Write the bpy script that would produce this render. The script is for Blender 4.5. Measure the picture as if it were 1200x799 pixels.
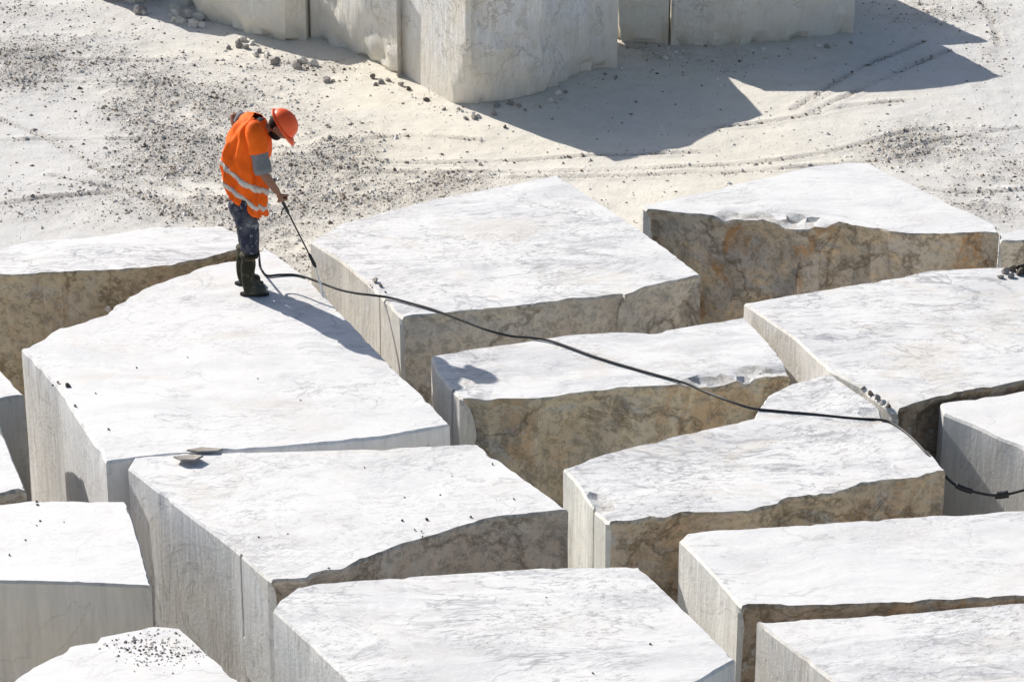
import bpy, bmesh, math, random
import numpy as np
from mathutils import Vector, Matrix, noise
from mathutils.geometry import delaunay_2d_cdt

for o in list(bpy.data.objects): bpy.data.objects.remove(o)
S = bpy.context.scene
COL = S.collection
R = math.radians
random.seed(7)

# ------------------------------------------------------------------ camera
BH = 1.6                        # usual height of a block top
PITCH, FPX = 24.0, 3500.0       # focal length in photo pixels (photo 1200 wide)
CAMZ = BH + 9.8
cam = bpy.data.objects.new('camera', bpy.data.cameras.new('camera'))
COL.objects.link(cam)
cam.location = (0, 0, CAMZ)
cam.rotation_euler = (R(90 - PITCH), 0, 0)
cam.data.sensor_width = 36; cam.data.lens = 36 * FPX / 1200
cam.data.clip_end = 3000
S.camera = cam

# ------------------------------------------------------------------ light
SUN_EL = 34.0
SUN_AZ = (-0.705, 0.709)          # where the sun stands, seen from the blocks
w = bpy.data.worlds.new('World'); S.world = w; w.use_nodes = True
nt = w.node_tree; nt.nodes.clear()
out = nt.nodes.new('ShaderNodeOutputWorld'); bg = nt.nodes.new('ShaderNodeBackground')
sky = nt.nodes.new('ShaderNodeTexSky'); sky.sky_type = 'NISHITA'; sky.sun_disc = False
sky.sun_elevation = R(SUN_EL); sky.sun_rotation = math.atan2(SUN_AZ[0], SUN_AZ[1])
sky.air_density = 1.0; sky.dust_density = 1.5; sky.ozone_density = 1.0
bg.inputs['Strength'].default_value = 0.092
nt.links.new(sky.outputs[0], bg.inputs[0]); nt.links.new(bg.outputs[0], out.inputs[0])
sun = bpy.data.objects.new('sun', bpy.data.lights.new('sun', 'SUN')); COL.objects.link(sun)
sun.data.energy = 5.0; sun.data.angle = R(0.5); sun.data.color = (1.0, 0.955, 0.89)
hl = math.hypot(*SUN_AZ)
SD = Vector((SUN_AZ[0] / hl * math.cos(R(SUN_EL)), SUN_AZ[1] / hl * math.cos(R(SUN_EL)), math.sin(R(SUN_EL))))
sun.rotation_euler = SD.to_track_quat('Z', 'Y').to_euler()
sun.location = SD * 60
S.view_settings.view_transform = 'Standard'; S.view_settings.look = 'None'
S.view_settings.exposure = 0.24; S.view_settings.gamma = 1.0
S.render.resolution_x, S.render.resolution_y = 1024, 681

# ------------------------------------------------------------------ helpers
ct, st = math.cos(R(PITCH)), math.sin(R(PITCH))
def at(px, py, z):
    """world point at height z seen at photo pixel px,py (1200x799)"""
    dx = (px - 600) / FPX; dy = (399.5 - py) / FPX
    d = Vector((dx, ct + dy * st, -st + dy * ct))
    t = (z - CAMZ) / d.z
    return Vector((0, 0, CAMZ)) + d * t

def tag(o, label=None, cat=None, group=None, kind=None):
    if label: o['label'] = label
    if cat: o['category'] = cat
    if group: o['group'] = group
    if kind: o['kind'] = kind
    return o
def obj(name, me, parent=None, loc=None):
    o = bpy.data.objects.new(name, me); COL.objects.link(o)
    if parent: o.parent = parent
    if loc is not None: o.location = loc
    return o
def mesh(name, v, f, mats=(), midx=None, smooth=False):
    me = bpy.data.meshes.new(name); me.from_pydata([tuple(p) for p in v], [], f)
    for m in mats: me.materials.append(m)
    if midx is not None: me.polygons.foreach_set('material_index', midx)
    if smooth: me.polygons.foreach_set('use_smooth', [True] * len(me.polygons))
    me.update(); return me

# ------------------------------------------------------------------ materials
class N:
    def __init__(s, name, rough=0.8, spec=0.25):
        s.m = bpy.data.materials.new(name); s.m.use_nodes = True
        s.t = s.m.node_tree; s.t.nodes.clear()
        s.o = s.t.nodes.new('ShaderNodeOutputMaterial'); s.b = s.t.nodes.new('ShaderNodeBsdfPrincipled')
        s.t.links.new(s.b.outputs[0], s.o.inputs[0])
        s.b.inputs['Roughness'].default_value = rough
        s.b.inputs['Specular IOR Level'].default_value = spec
        s.tc = s.t.nodes.new('ShaderNodeTexCoord')
    def L(s, a, b): s.t.links.new(a, b)
    def map(s, sc=(1, 1, 1), rot=(0, 0, 0), loc=(0, 0, 0), src=None):
        n = s.t.nodes.new('ShaderNodeMapping')
        n.vector_type = 'TEXTURE'      # rotates first, then scales along the rotated axes
        n.inputs['Scale'].default_value = [1 / q for q in sc]; n.inputs['Rotation'].default_value = rot; n.inputs['Location'].default_value = loc
        s.L(src or s.tc.outputs['Object'], n.inputs[0]); return n.outputs[0]
    def noise(s, vec, scale, detail=5, rough=0.55, dist=0.0):
        n = s.t.nodes.new('ShaderNodeTexNoise'); n.inputs['Scale'].default_value = scale
        n.inputs['Detail'].default_value = detail; n.inputs['Roughness'].default_value = rough; n.inputs['Distortion'].default_value = dist
        s.L(vec, n.inputs['Vector']); return n.outputs['Fac']
    def voro(s, vec, scale, feat='F1', rnd=1.0):
        n = s.t.nodes.new('ShaderNodeTexVoronoi'); n.feature = feat; n.inputs['Scale'].default_value = scale
        n.inputs['Randomness'].default_value = rnd
        s.L(vec, n.inputs['Vector']); return n.outputs['Distance']
    def ramp(s, fac, stops, interp='LINEAR'):
        n = s.t.nodes.new('ShaderNodeValToRGB'); r = n.color_ramp; r.interpolation = interp
        while len(r.elements) < len(stops): r.elements.new(0.5)
        for e, (p, c) in zip(r.elements, stops):
            e.position = p; e.color = (c, c, c, 1) if not hasattr(c, '__len__') else (*c, 1)
        s.L(fac, n.inputs[0]); return n.outputs[0]
    def mix(s, fac, a, b, mode='MIX'):
        n = s.t.nodes.new('ShaderNodeMix'); n.data_type = 'RGBA'; n.blend_type = mode
        for k, v in ((0, fac), (6, a), (7, b)):
            if isinstance(v, (int, float)): n.inputs[k].default_value = v
            elif isinstance(v, (tuple, list)): n.inputs[k].default_value = (*v, 1)
            else: s.L(v, n.inputs[k])
        return n.outputs[2]
    def math(s, op, a, b=0.0, clamp=False):
        n = s.t.nodes.new('ShaderNodeMath'); n.operation = op; n.use_clamp = clamp
        for k, v in ((0, a), (1, b)):
            if isinstance(v, (int, float)): n.inputs[k].default_value = v
            else: s.L(v, n.inputs[k])
        return n.outputs[0]
    def bump(s, h, dist=0.01, strength=1.0):
        n = s.t.nodes.new('ShaderNodeBump'); n.inputs['Distance'].default_value = dist; n.inputs['Strength'].default_value = strength
        s.L(h, n.inputs['Height']); s.L(n.outputs[0], s.b.inputs['Normal'])
    def col(s, c):
        if isinstance(c, tuple): s.b.inputs['Base Color'].default_value = (*c, 1)
        else: s.L(c, s.b.inputs['Base Color'])

def mat_top(seed, vein=0.5, ang=8, fine=1.0, dirt=0.1, flat=0.0):
    n = N('white_marble', 0.62, 0.3)
    rr = random.Random(seed * 7 + 1)
    loc = (seed * 3.1, seed * 1.7, 0)
    a = R(ang)
    flatv = n.map((1, 1, 1), (0, 0, a), loc)
    # swirled coordinates
    wn = n.t.nodes.new('ShaderNodeTexNoise'); wn.inputs['Scale'].default_value = rr.uniform(0.7, 1.3); wn.inputs['Detail'].default_value = 4
    n.L(flatv, wn.inputs['Vector'])
    vm = n.t.nodes.new('ShaderNodeVectorMath'); vm.operation = 'MULTIPLY_ADD'; vm.inputs[1].default_value = [rr.uniform(0.25, 0.6)] * 3
    n.L(wn.outputs['Color'], vm.inputs[0]); n.L(flatv, vm.inputs[2]); warp = vm.outputs[0]
    el = rr.uniform(3.2, 6.0)
    st1 = n.map((1.0, el, el), (0, 0, 0), (0, 0, 0), warp)
    band = n.ramp(n.noise(st1, 0.7, 8, 0.66, 0.5), [(0.47, 0.0), (0.60, 1.0)])
    st2 = n.map((1.6, 1.6 * el, 8), (0, 0, 0), (3, 1, 0), warp)
    streak = n.ramp(n.noise(st2, 1.8, 10, 0.80, 0.5), [(0.51, 0.0), (0.58, 0.9), (0.66, 1.0)])
    big = n.ramp(n.noise(flatv, 0.8, 5, 0.6, 0.8), [(0.42, 0.05), (0.58, 1.0)])
    big2 = n.ramp(n.noise(n.map((1, 1, 1), (0, 0, 0), (9, 4, 0), flatv), 1.1, 5, 0.6, 0.8), [(0.44, 0.0), (0.56, 1.0)])
    c = n.mix(n.math('MULTIPLY', band, 0.55 * vein), (0.735, 0.725, 0.71), (0.45, 0.455, 0.475))
    c = n.mix(n.math('MULTIPLY', n.math('MULTIPLY', streak, big), 0.85 * vein * fine), c, (0.30, 0.30, 0.315))
    st3 = n.map((4, 9, 9), (0, 0, R(12)), (1, 5, 0), warp)
    v3 = n.noise(st3, 3.2, 10, 0.85, 0.3)
    f3 = n.math('MULTIPLY', n.math('MULTIPLY', n.ramp(v3, [(0.52, 0.0), (0.57, 1.0)]), big2), 0.75 * min(1, vein * 1.15) * (0.35 + 0.65 * fine))
    c = n.mix(f3, c, (0.24, 0.235, 0.235))
    wh = n.ramp(n.noise(st3, 5.0, 7, 0.75), [(0.55, 0.0), (0.62, 1.0)])
    c = n.mix(n.math('MULTIPLY', wh, 0.6), c, (0.82, 0.81, 0.79))
    # thin dark veins
    for q, (o_, wd, st_) in enumerate([((5, 0, 0), 0.012, 0.75), ((1, 8, 0), 0.007, 0.6)]):
        th = n.noise(n.map((0.7, 1.7, 1.7), (0, 0, R(-6 + 20 * q)), o_, warp), 0.75, 6, 0.6, 0.6)
        line = n.ramp(n.math('ABSOLUTE', n.math('SUBTRACT', th, 0.5)), [(0.0, 1.0), (wd * 0.4, 0.5), (wd, 0.0)])
        c = n.mix(n.math('MULTIPLY', n.math('MULTIPLY', line, n.math('ADD', big, 0.2, True)), st_ * min(1, vein + 0.15)), c, (0.25, 0.255, 0.27))
    # dried mud and dust patches, different on every block
    d = n.ramp(n.noise(n.map((1, 1.5, 1), (0, 0, 0), (2, 7, 0), flatv), 1.1, 9, 0.72, 0.6), [(0.52, 0.0), (0.62, 1.0)])
    c = n.mix(n.math('MULTIPLY', d, min(0.6, dirt * 2.6)), c, (0.60, 0.545, 0.46))
    sp = n.ramp(n.noise(flatv, 24, 4, 0.7), [(0.66, 0.0), (0.70, 1.0)])
    c = n.mix(n.math('MULTIPLY', n.math('MULTIPLY', sp, big2), 0.5), c, (0.30, 0.265, 0.23))
    n.col(c)
    saw = n.noise(n.map((1.2, 46, 46), (0, 0, R(rr.uniform(-8, 8))), (0, 0, 0), flatv), 1.5, 4, 0.6)
    h = n.math('ADD', n.math('MULTIPLY', saw, 0.35), n.math('MULTIPLY', n.noise(flatv, 26, 8, 0.78), 1.0))
    h = n.math('ADD', h, n.math('MULTIPLY', n.noise(warp, 5, 6, 0.6), 1.2))
    n.bump(h, 0.006, 0.42)
    return n.m

def mat_sawn(seed, tint=(0.64, 0.63, 0.60), stain=0.35, bmp=0.012):
    n = N('sawn_marble_side', 0.7, 0.25)
    tint = tuple(min(0.82, q * 1.22) for q in tint)
    loc = (seed * 2.3, seed, seed * 0.7)
    p = n.map((1, 1, 1), (0, 0, 0), loc)
    stv = n.map((9, 9, 0.9), (0, 0, 0), loc)
    v = n.noise(stv, 2.2, 6, 0.65, 0.3)
    c = n.mix(n.ramp(v, [(0.35, 0.0), (0.7, 1.0)]), tint, tuple(q * 0.80 for q in tint))
    b = n.noise(p, 1.6, 5, 0.6, 0.8)
    c = n.mix(n.math('MULTIPLY', n.ramp(b, [(0.42, 0.0), (0.68, 1.0)]), stain), c, (0.66, 0.57, 0.41))
    m = n.noise(p, 7, 8, 0.75)
    c = n.mix(n.math('MULTIPLY', n.ramp(m, [(0.50, 0.0), (0.66, 1.0)]), 0.28), c, (0.46, 0.44, 0.41))
    th = n.noise(n.map((1, 1, 0.6), (0.3, 0.2, 0), loc), 1.4, 5, 0.6, 1.0)
    line = n.ramp(n.math('ABSOLUTE', n.math('SUBTRACT', th, 0.5)), [(0.0, 1.0), (0.006, 0.3), (0.014, 0.0)])
    c = n.mix(n.math('MULTIPLY', line, 0.4), c, (0.30, 0.27, 0.24))
    n.col(c)
    n.bump(n.math('ADD', v, n.noise(p, 28 if bmp < .02 else 9, 9, 0.78)), bmp, 0.6)
    if bmp > .02:
        ln2 = n.ramp(n.math('ABSOLUTE', n.math('SUBTRACT', n.noise(p, 0.9, 7, 0.62, 0.2), 0.5)), [(0.0, 1.0), (0.004, 0.5), (0.012, 0.0)])
        c = n.mix(n.math('MULTIPLY', ln2, 0.6), c, (0.22, 0.19, 0.15))
        sc_ = n.ramp(n.noise(p, 4.5, 10, 0.8), [(0.56, 0.0), (0.60, 1.0)])
        n.col(n.mix(n.math('MULTIPLY', sc_, 0.45), c, (0.45, 0.40, 0.32)))
    return n.m

def mat_rough(seed, base=(0.36, 0.31, 0.245), rust=0.35, pale=0.4):
    n = N('weathered_marble_face', 0.9, 0.15)
    loc = (seed * 1.9, seed * 1.1, seed * 0.6)
    p = n.map((1, 1, 1), (0, 0, 0), loc)
    q = n.map((1, 1, 2.0), (0.2, 0.5, 0), loc)
    m = n.noise(q, 2.4, 9, 0.74, 0.3)
    base = (base[0] * 1.9, base[1] * 1.97, base[2] * 2.05)
    dk = tuple(x * 0.58 for x in base); lt = (0.70, 0.675, 0.62)
    c = n.ramp(m, [(0.34, dk), (0.44, base), (0.54, base), (0.62, lt)])
    pl = n.ramp(n.noise(p, 1.3, 10, 0.68, 0.4), [(0.50, 0.0), (0.55, 1.0)])
    c = n.mix(n.math('MULTIPLY', pl, pale), c, (0.64, 0.615, 0.57))
    rs = n.ramp(n.noise(n.map((1.2, 1.2, 0.7), (0, 0, 0), (loc[0] + 3, loc[1], 1)), 1.5, 7, 0.68, 0.8), [(0.53, 0.0), (0.60, 1.0)])
    c = n.mix(n.math('MULTIPLY', rs, rust), c, (0.58, 0.30, 0.11))
    gr = n.ramp(n.noise(p, 13, 10, 0.85), [(0.50, 0.0), (0.545, 1.0)])
    sp = n.ramp(n.noise(n.map((1, 1, 1.6), (0.4, 0.2, 0.3), loc), 5, 10, 0.8), [(0.56, 0.0), (0.61, 1.0)])
    c = n.mix(n.math('MULTIPLY', sp, 0.45), c, tuple(x * 0.30 for x in base))
    hi = n.ramp(n.noise(p, 21, 6, 0.7), [(0.58, 0.0), (0.64, 1.0)])
    c = n.mix(n.math('MULTIPLY', hi, 0.7), c, (0.74, 0.71, 0.65))
    c = n.mix(n.math('MULTIPLY', gr, 0.55), c, tuple(x * 0.40 for x in base))
    th = n.noise(n.map((1, 1, 1), (0.5, 0.9, 0.2), loc), 0.9, 8, 0.62, 0.3)
    line = n.ramp(n.math('ABSOLUTE', n.math('SUBTRACT', th, 0.5)), [(0.0, 1.0), (0.008, 0.6), (0.02, 0.0)])
    c = n.mix(n.math('MULTIPLY', line, 0.6), c, (0.14, 0.10, 0.06))
    lines2 = n.ramp(n.math('ABSOLUTE', n.math('SUBTRACT', n.noise(q, 1.3, 8, 0.65, 0.2), 0.46)), [(0.0, 1.0), (0.01, 0.0)])
    c = n.mix(n.math('MULTIPLY', lines2, 0.4), c, (0.62, 0.60, 0.56))
    n.col(c)
    n.bump(n.math('ADD', n.math('MULTIPLY', m, 2.0), n.math('MULTIPLY', n.noise(p, 12, 10, 0.82), 1.3)), 0.03, 0.75)
    return n.m

def mat_chip(seed):
    n = N('broken_marble', 0.85, 0.2)
    p = n.map((1, 1, 1), (0, 0, 0), (seed, 0, 0))
    c = n.ramp(n.noise(p, 6, 8, 0.75), [(0.36, (0.34, 0.31, 0.27)), (0.45, (0.60, 0.57, 0.53)), (0.54, (0.76, 0.75, 0.72))])
    n.col(c); n.bump(n.noise(p, 18, 8, 0.8), 0.03, 0.9)
    return n.m

def mat_ground():
    n = N('quarry_dust', 0.95, 0.1)
    p = n.tc.outputs['Object']
    big = n.noise(p, 0.32, 4, 0.5, 0.4)
    at_ = n.t.nodes.new('ShaderNodeAttribute'); at_.attribute_name = 'gravel'
    g = at_.outputs['Fac']
    c = n.mix(n.ramp(big, [(0.40, 0.0), (0.6, 1.0)]), (0.73, 0.685, 0.585), (0.755, 0.715, 0.635))
    at2 = n.t.nodes.new('ShaderNodeAttribute'); at2.attribute_name = 'pale'
    c = n.mix(at2.outputs['Fac'], c, (0.655, 0.645, 0.625))
    c = n.mix(n.math('MULTIPLY', g, 0.4), c, (0.50, 0.44, 0.365))
    med = n.noise(p, 3.2, 8, 0.7)
    c = n.mix(n.math('MULTIPLY', n.ramp(med, [(0.42, 0.0), (0.66, 1.0)]), 0.30), c, (0.49, 0.455, 0.39))
    fine = n.noise(p, 24, 6, 0.75)
    f = n.ramp(fine, [(0.46, 0.0), (0.60, 1.0)])
    c = n.mix(n.math('MULTIPLY', f, n.math('ADD', n.math('MULTIPLY', g, 0.62), 0.06)), c, (0.30, 0.255, 0.205))
    c = n.mix(n.math('MULTIPLY', n.ramp(n.noise(p, 31, 3, 0.5), [(0.55, 0.0), (0.65, 1.0)]), n.math('MULTIPLY', g, 0.6)), c, (0.74, 0.74, 0.74))
    n.col(c)
    h = n.math('ADD', n.math('MULTIPLY', fine, n.math('ADD', n.math('MULTIPLY', g, 1.0), 0.22)), n.math('MULTIPLY', n.noise(p, 7, 8, 0.75), 0.55))
    n.bump(h, 0.035, 0.8)
    return n.m

def mat_gravel():
    n = N('gravel_stone', 0.9, 0.15)
    g = n.t.nodes.new('ShaderNodeNewGeometry')
    c = n.ramp(g.outputs['Random Per Island'], [(0.0, (0.12, 0.09, 0.07)), (0.18, (0.27, 0.215, 0.165)), (0.38, (0.46, 0.40, 0.33)), (0.55, (0.64, 0.60, 0.53)), (1.0, (0.74, 0.72, 0.68))])
    n.col(c); return n.m

def mat_plain(name, c, rough=0.7, spec=0.3, var=0.15, scale=30, bump=0.002):
    n = N(name, rough, spec)
    v = n.noise(n.tc.outputs['Object'], scale, 5, 0.6)
    n.col(n.mix(n.ramp(v, [(0.3, 0.0), (0.7, 1.0)]), tuple(q * (1 - var) for q in c), tuple(min(1, q * (1 + var)) for q in c)))
    if bump: n.bump(v, bump, 0.6)
    return n.m

# ------------------------------------------------------------------ blocks
def nz(v, s, off=0): return noise.noise(Vector((v[0] * s + off, v[1] * s - off, v[2] * s + off * 0.7)))
def fbm(v, s, off=0, o=4): return noise.fractal(Vector((v[0] * s + off, v[1] * s - off, v[2] * s + off)), 0.9, 2.1, o)

def facets(p, sc, tilt=0.5):
    """broken stone: flat tilted facets, roughly 1/sc metres across, value about 0..1"""
    q = Vector(p) * sc; q += noise.noise_vector(q * 0.9) * 0.45
    ds, ps = noise.voronoi(q)
    def val(site):
        g = noise.noise_vector(site * 3.7 + Vector((7, 3, 1)))
        return 0.5 + 0.9 * noise.noise(site * 5.3) + tilt * (q - site).dot(g) * 1.6
    a, b = val(ps[0]), val(ps[1]); t = min(1, (ds[1] - ds[0]) / 0.16)      # short slope between neighbours
    return a * (0.5 + 0.5 * t) + b * (0.5 - 0.5 * t)

def inside(P, poly):
    x, y = P[:, 0], P[:, 1]; c = np.zeros(len(P), bool)
    n = len(poly)
    for i in range(n):
        x1, y1 = poly[i]; x2, y2 = poly[i - 1]
        k = ((y1 > y) != (y2 > y)) & (x < (x2 - x1) * (y - y1) / (y2 - y1 + 1e-12) + x1)
        c ^= k
    return c

def make_block(name, poly, h, label, mats, seed=1, amp=0.09, cracks=(), chips=(), z0=-0.06, group='sawn marble blocks packed in rows', cat='marble block', step=0.05, bev=0.014, lean=0.0, cuts=(), tz=None, pts3=None, facet=0.0):
    """poly: (px, py, flag) of the top outline, flag of the side that starts there: s sawn, r rough"""
    tz = h
    W = [at(p[0], p[1], h) if pts3 is None else Vector((p[0], p[1], h)) for p in poly]
    fl = [p[2] for p in poly]
    area = sum(W[i].x * W[(i + 1) % len(W)].y - W[(i + 1) % len(W)].x * W[i].y for i in range(len(W)))
    if area < 0:
        W = W[::-1]; fl = fl[::-1]; fl = fl[1:] + fl[:1]
    ctr = sum(W, Vector()) / len(W); ctr.z = 0
    W = [p - ctr for p in W]
    ck = []
    for (cx, cy, ln) in cracks:
        c = at(cx, cy, h) - ctr; ck.append((Vector((c.x, c.y)), ln))
    # dense outline
    P, F, CR = [], [], []
    n = len(W)
    for i in range(n):
        a, b = W[i].xy, W[(i + 1) % n].xy; l = (b - a).length; k = max(1, int(round(l / step)))
        ts = [j / k for j in range(k)]; cr = {}
        for ci, (c, ln) in enumerate(ck):
            t = (c - a).dot(b - a) / (l * l); d = (a + (b - a) * t - c).length
            if 0.01 < t < 0.99 and d < 0.06:
                ts = [q for q in ts if abs(q - t) * l > 0.03] + [t - 0.014 / l, t, t + 0.014 / l]; cr[t] = ln
        for t in sorted(ts):
            P.append(a + (b - a) * t); F.append(fl[i]); CR.append(cr.get(t, 0))
    m = len(P)
    nor = []
    for i in range(m):
        d = P[(i + 1) % m] - P[i - 1]; nor.append(Vector((d.y, -d.x)).normalized())
    # outline jitter on rough sides
    rp = []
    for i in range(m):
        j = 0.0
        if F[i] == 'r' and F[i - 1] == 'r': j = -abs(fbm((P[i].x, P[i].y, 0), 2.6, seed)) * 0.055
        elif F[i] == 's': j = -max(0, nz((P[i].x, P[i].y, 0), 6, seed) - 0.28) * 0.075 - max(0, nz((P[i].x, P[i].y, 4), 2.1, seed) - 0.38) * 0.07
        rp.append(P[i] + nor[i] * j)
    chipw = [(at(c[0], c[1], h) - ctr, at(c[2], c[3], h) - ctr, c[4], c[5]) for c in chips]  # segment from..to, width, depth
    def topz(x, y):
        z = h + 0.006 * nz((x, y, 0), 1.6, seed) + 0.003 * nz((x, y, 0), 6, seed + 3)
        for a, b, wd, dp in chipw:
            ab = (b - a).xy; t = max(0, min(1, (Vector((x, y)) - a.xy).dot(ab) / max(1e-6, ab.dot(ab))))
            d = (a.xy + ab * t - Vector((x, y))).length / wd
            d += 0.5 * nz((x, y, 0), 5, seed)
            if d < 1:
                z -= dp * min(1, (1 - d) * 2.2) * (0.15 + 0.8 * max(0, facets((x, y, seed), 4, 1.3)) + 0.15 * nz((x, y, 0), 12, seed))
        return z
    verts, faces, mi = [], [], []
    # inner ring of the top
    ring = []
    for i in range(m):
        b_ = bev * (0.7 + 1.2 * abs(nz((P[i].x, P[i].y, 2), 8, seed)))
        if F[i] == 'r': b_ *= 1.7
        q = rp[i] - nor[i] * b_
        ring.append(q)
    xs = [q.x for q in ring]; ys = [q.y for q in ring]
    g = step * 1.15
    gx, gy = np.meshgrid(np.arange(min(xs), max(xs), g), np.arange(min(ys), max(ys), g))
    G = np.stack([gx.ravel(), gy.ravel()], 1) + np.random.RandomState(seed).uniform(-0.3, 0.3, (gx.size, 2)) * g
    RG = np.array([(q.x, q.y) for q in ring])
    G = G[inside(G, RG)]
    d2 = ((G[:, None, :] - RG[None, :, :]) ** 2).sum(2).min(1)
    G = G[d2 > (g * 0.6) ** 2]
    allv = [Vector(q) for q in ring] + [Vector(q) for q in G.tolist()]
    rv, re, rf, ov, oe, of = delaunay_2d_cdt(allv, [], [list(range(m))], 1, 1e-6)
    mp = {}
    for i, os_ in enumerate(ov):
        for o_ in os_: mp[o_] = i
    for v in rv: verts.append((v.x, v.y, topz(v.x, v.y)))
    for f in rf:
        faces.append(list(f))
        zz = min(verts[k][2] for k in f)
        mi.append(3 if zz < h - 0.022 else 0)
    # sides
    rows = [0.0]; zc = 0.0
    depth = h - z0
    zs = [0.02, 0.07]
    while zs[-1] < depth: zs.append(min(depth, zs[-1] + (step * 1.3 if amp > 0.02 else 0.12)))
    base = len(verts); prev = [mp.get(i, 0) for i in range(m)]
    for r_, dz in enumerate(zs):
        cur = []
        for i in range(m):
            q = (rp[i] if F[i] == 'r' else P[i].lerp(rp[i], math.exp(-dz / 0.07))).copy(); zt = verts[mp.get(i, 0)][2]
            z = zt - dz if r_ < 2 else h - dz
            z = min(z, zt - 0.01 * (r_ + 1)); 
            if r_ == len(zs) - 1: z = z0
            p3 = (q.x, q.y, z)
            wr = 1.0 if F[i] in 'rw' else 0.0
            if F[i] != F[i - 1]: wr *= 0.4
            if F[i] == 'w' and 1 and z < 0.25: q = q - nor[i] * 0.10 * max(0, 0.25 - z) / 0.25 * (0.3 + abs(fbm(p3, 3, seed, 3)) * 2)
            rampd = min(1, dz / 0.35)
            d = 0.0
            if wr:
                d = -amp * (0.35 * rampd + rampd * (fbm(p3, 1.7, seed, 5) * 0.7) + 0.25 * min(1, dz / 0.08) * abs(fbm(p3, 6, seed + 5, 3)))
                if facet:
                    cv = noise.voronoi(Vector(p3) * 2.1 + Vector((seed, 0, 0)))[0]
                    d -= facet * rampd * (cv[1] - cv[0]) * 0.6
                sp3 = (p3[0] + seed, p3[1], p3[2])
                d -= (0.055 * facets(sp3, 1.5) + 0.022 * facets(sp3, 4.5)) * min(1, dz / 0.12) * min(1.5, amp / 0.07)
                d = min(d, 0.012 * rampd)
            else:
                d = 0.005 * nz(p3, 2.5, seed) * rampd
            d -= lean * dz
            if CR[i]:
                ln = CR[i]
                if dz < ln: d -= 0.13 * (1 - dz / ln) ** 0.5
                q = q + Vector((-nor[i].y, nor[i].x)) * 0.012 * nz((0, 0, z), 9, seed)
            qq = q + nor[i] * d
            for cp, cn in cuts:
                e = (Vector((qq.x + ctr.x, qq.y + ctr.y, z)) - cp).dot(cn) + 0.05 * fbm((qq.x, qq.y, z), 3.5, seed)
                if e > 0:
                    hn = cn.xy; qq = qq - hn * (e / hn.dot(hn))
            verts.append((qq.x, qq.y, z)); cur.append(len(verts) - 1)
        for i in range(m):
            j = (i + 1) % m
            faces.append([prev[i], cur[i], cur[j], prev[j]])
            mi.append(2 if F[i] in 'r' else 1)
        prev = cur
    faces.append(prev[::-1]); mi.append(1)
    me = mesh(name, verts, faces, mats, mi)
    me.polygons.foreach_set('use_smooth', [k == 1 for k in mi]); me.set_sharp_from_angle(angle=R(24))
    o = obj(name, me, loc=ctr); tag(o, label, cat, group)
    return o

def M3(seed, vein=0.5, ang=8, fine=1.0, dirt=0.1, tint=(0.64, 0.63, 0.60), stain=0.35, base=(0.36, 0.31, 0.245), rust=0.35, pale=0.4):
    return [mat_top(seed, vein, ang, fine, dirt), mat_sawn(seed, tint, stain), mat_rough(seed, base, rust, pale), mat_chip(seed)]

s, r, w = 's', 'r', 'w'
TOP = {}
def B(key, poly, h, label, mats, **k):
    TOP[key] = h
    return make_block('marble_block', poly, h, label, mats, **k)

B('A', [(25,409,s),(67,453,s),(124,541,s),(190,533,s),(330,523,s),(440,513,s),(527,497,s),(497,464,s),(463,433,s),(400,366,s),(355,322,s),(333,305,s),(310,290,r),(296,296,r),(273,305,r),(240,311,r),(207,323,r),(167,338,r),(133,357,r),(122,368,r),(97,376,r),(67,384,r),(37,402,r)],
  BH, 'big white marble block the worker in the orange vest stands on', M3(1, 0.42, 10, 0.8, 0.12, tint=(0.72,0.71,0.69), stain=0.15), seed=1, cracks=())
B('B', [(-120,303,s),(-120,331,r),(0,324,r),(70,320,r),(140,317,r),(200,312,r),(255,301,r),(292,290,s),(277,273,s),(260,265,s),(173,267,s),(117,277,s),(37,282,s),(0,290,s)],
  BH, 'white block behind the worker with a brown face, at the left edge of the photo', M3(2, 0.75, 4, 0.6, 0.08, base=(0.37,0.31,0.22), rust=0.22, pale=0.35), seed=2, amp=0.12)
B('C', [(364,283,s),(400,306,s),(437,338,s),(471,373,r),(560,364,r),(633,357,r),(727,346,r),(731,349,r),(760,338,r),(800,328,r),(821,322,s),(800,305,s),(745,265,s),(700,236,s),(655,205,s),(567,222,s),(500,235,s),(400,262,s)],
  BH, 'white block right of the wand, the black hose draped across its front corner', M3(3, 0.72, 6, 1.0, 0.14, base=(0.43,0.38,0.31), rust=0.12, pale=0.55, tint=(0.66,0.64,0.60)), seed=3, cracks=[(445,346,0.9)])
B('K', [(752,241,s),(756,246,r),(800,250,r),(847,255,r),(900,258,r),(935,266,r),(970,266,r),(985,262,r),(1040,272,r),(1090,277,r),(1171,273,s),(1165,263,s),(1133,247,s),(1040,203,s),(1018,191,s),(995,190,s),(950,195,s),(860,216,s),(800,230,s)],
  BH + 0.02, 'backmost white block of the right side, its tall brown face stained with rust', M3(4, 0.5, 5, 0.4, 0.08, base=(0.45,0.36,0.25), rust=0.75, pale=0.6), seed=4, amp=0.10, facet=0.22, chips=[(858,256,968,265,0.20,0.075)])
B('K2', [(1172,273,s),(1172,283,r),(1330,283,s),(1330,262,s),(1230,262,s)],
  BH - 0.02, 'block cut off by the right edge behind the dark rubble, dusty on top', M3(5, 0.4, 5, 0.4, 0.5, base=(0.45,0.40,0.32), rust=0.1, pale=0.5), seed=5, amp=0.06)
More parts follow.
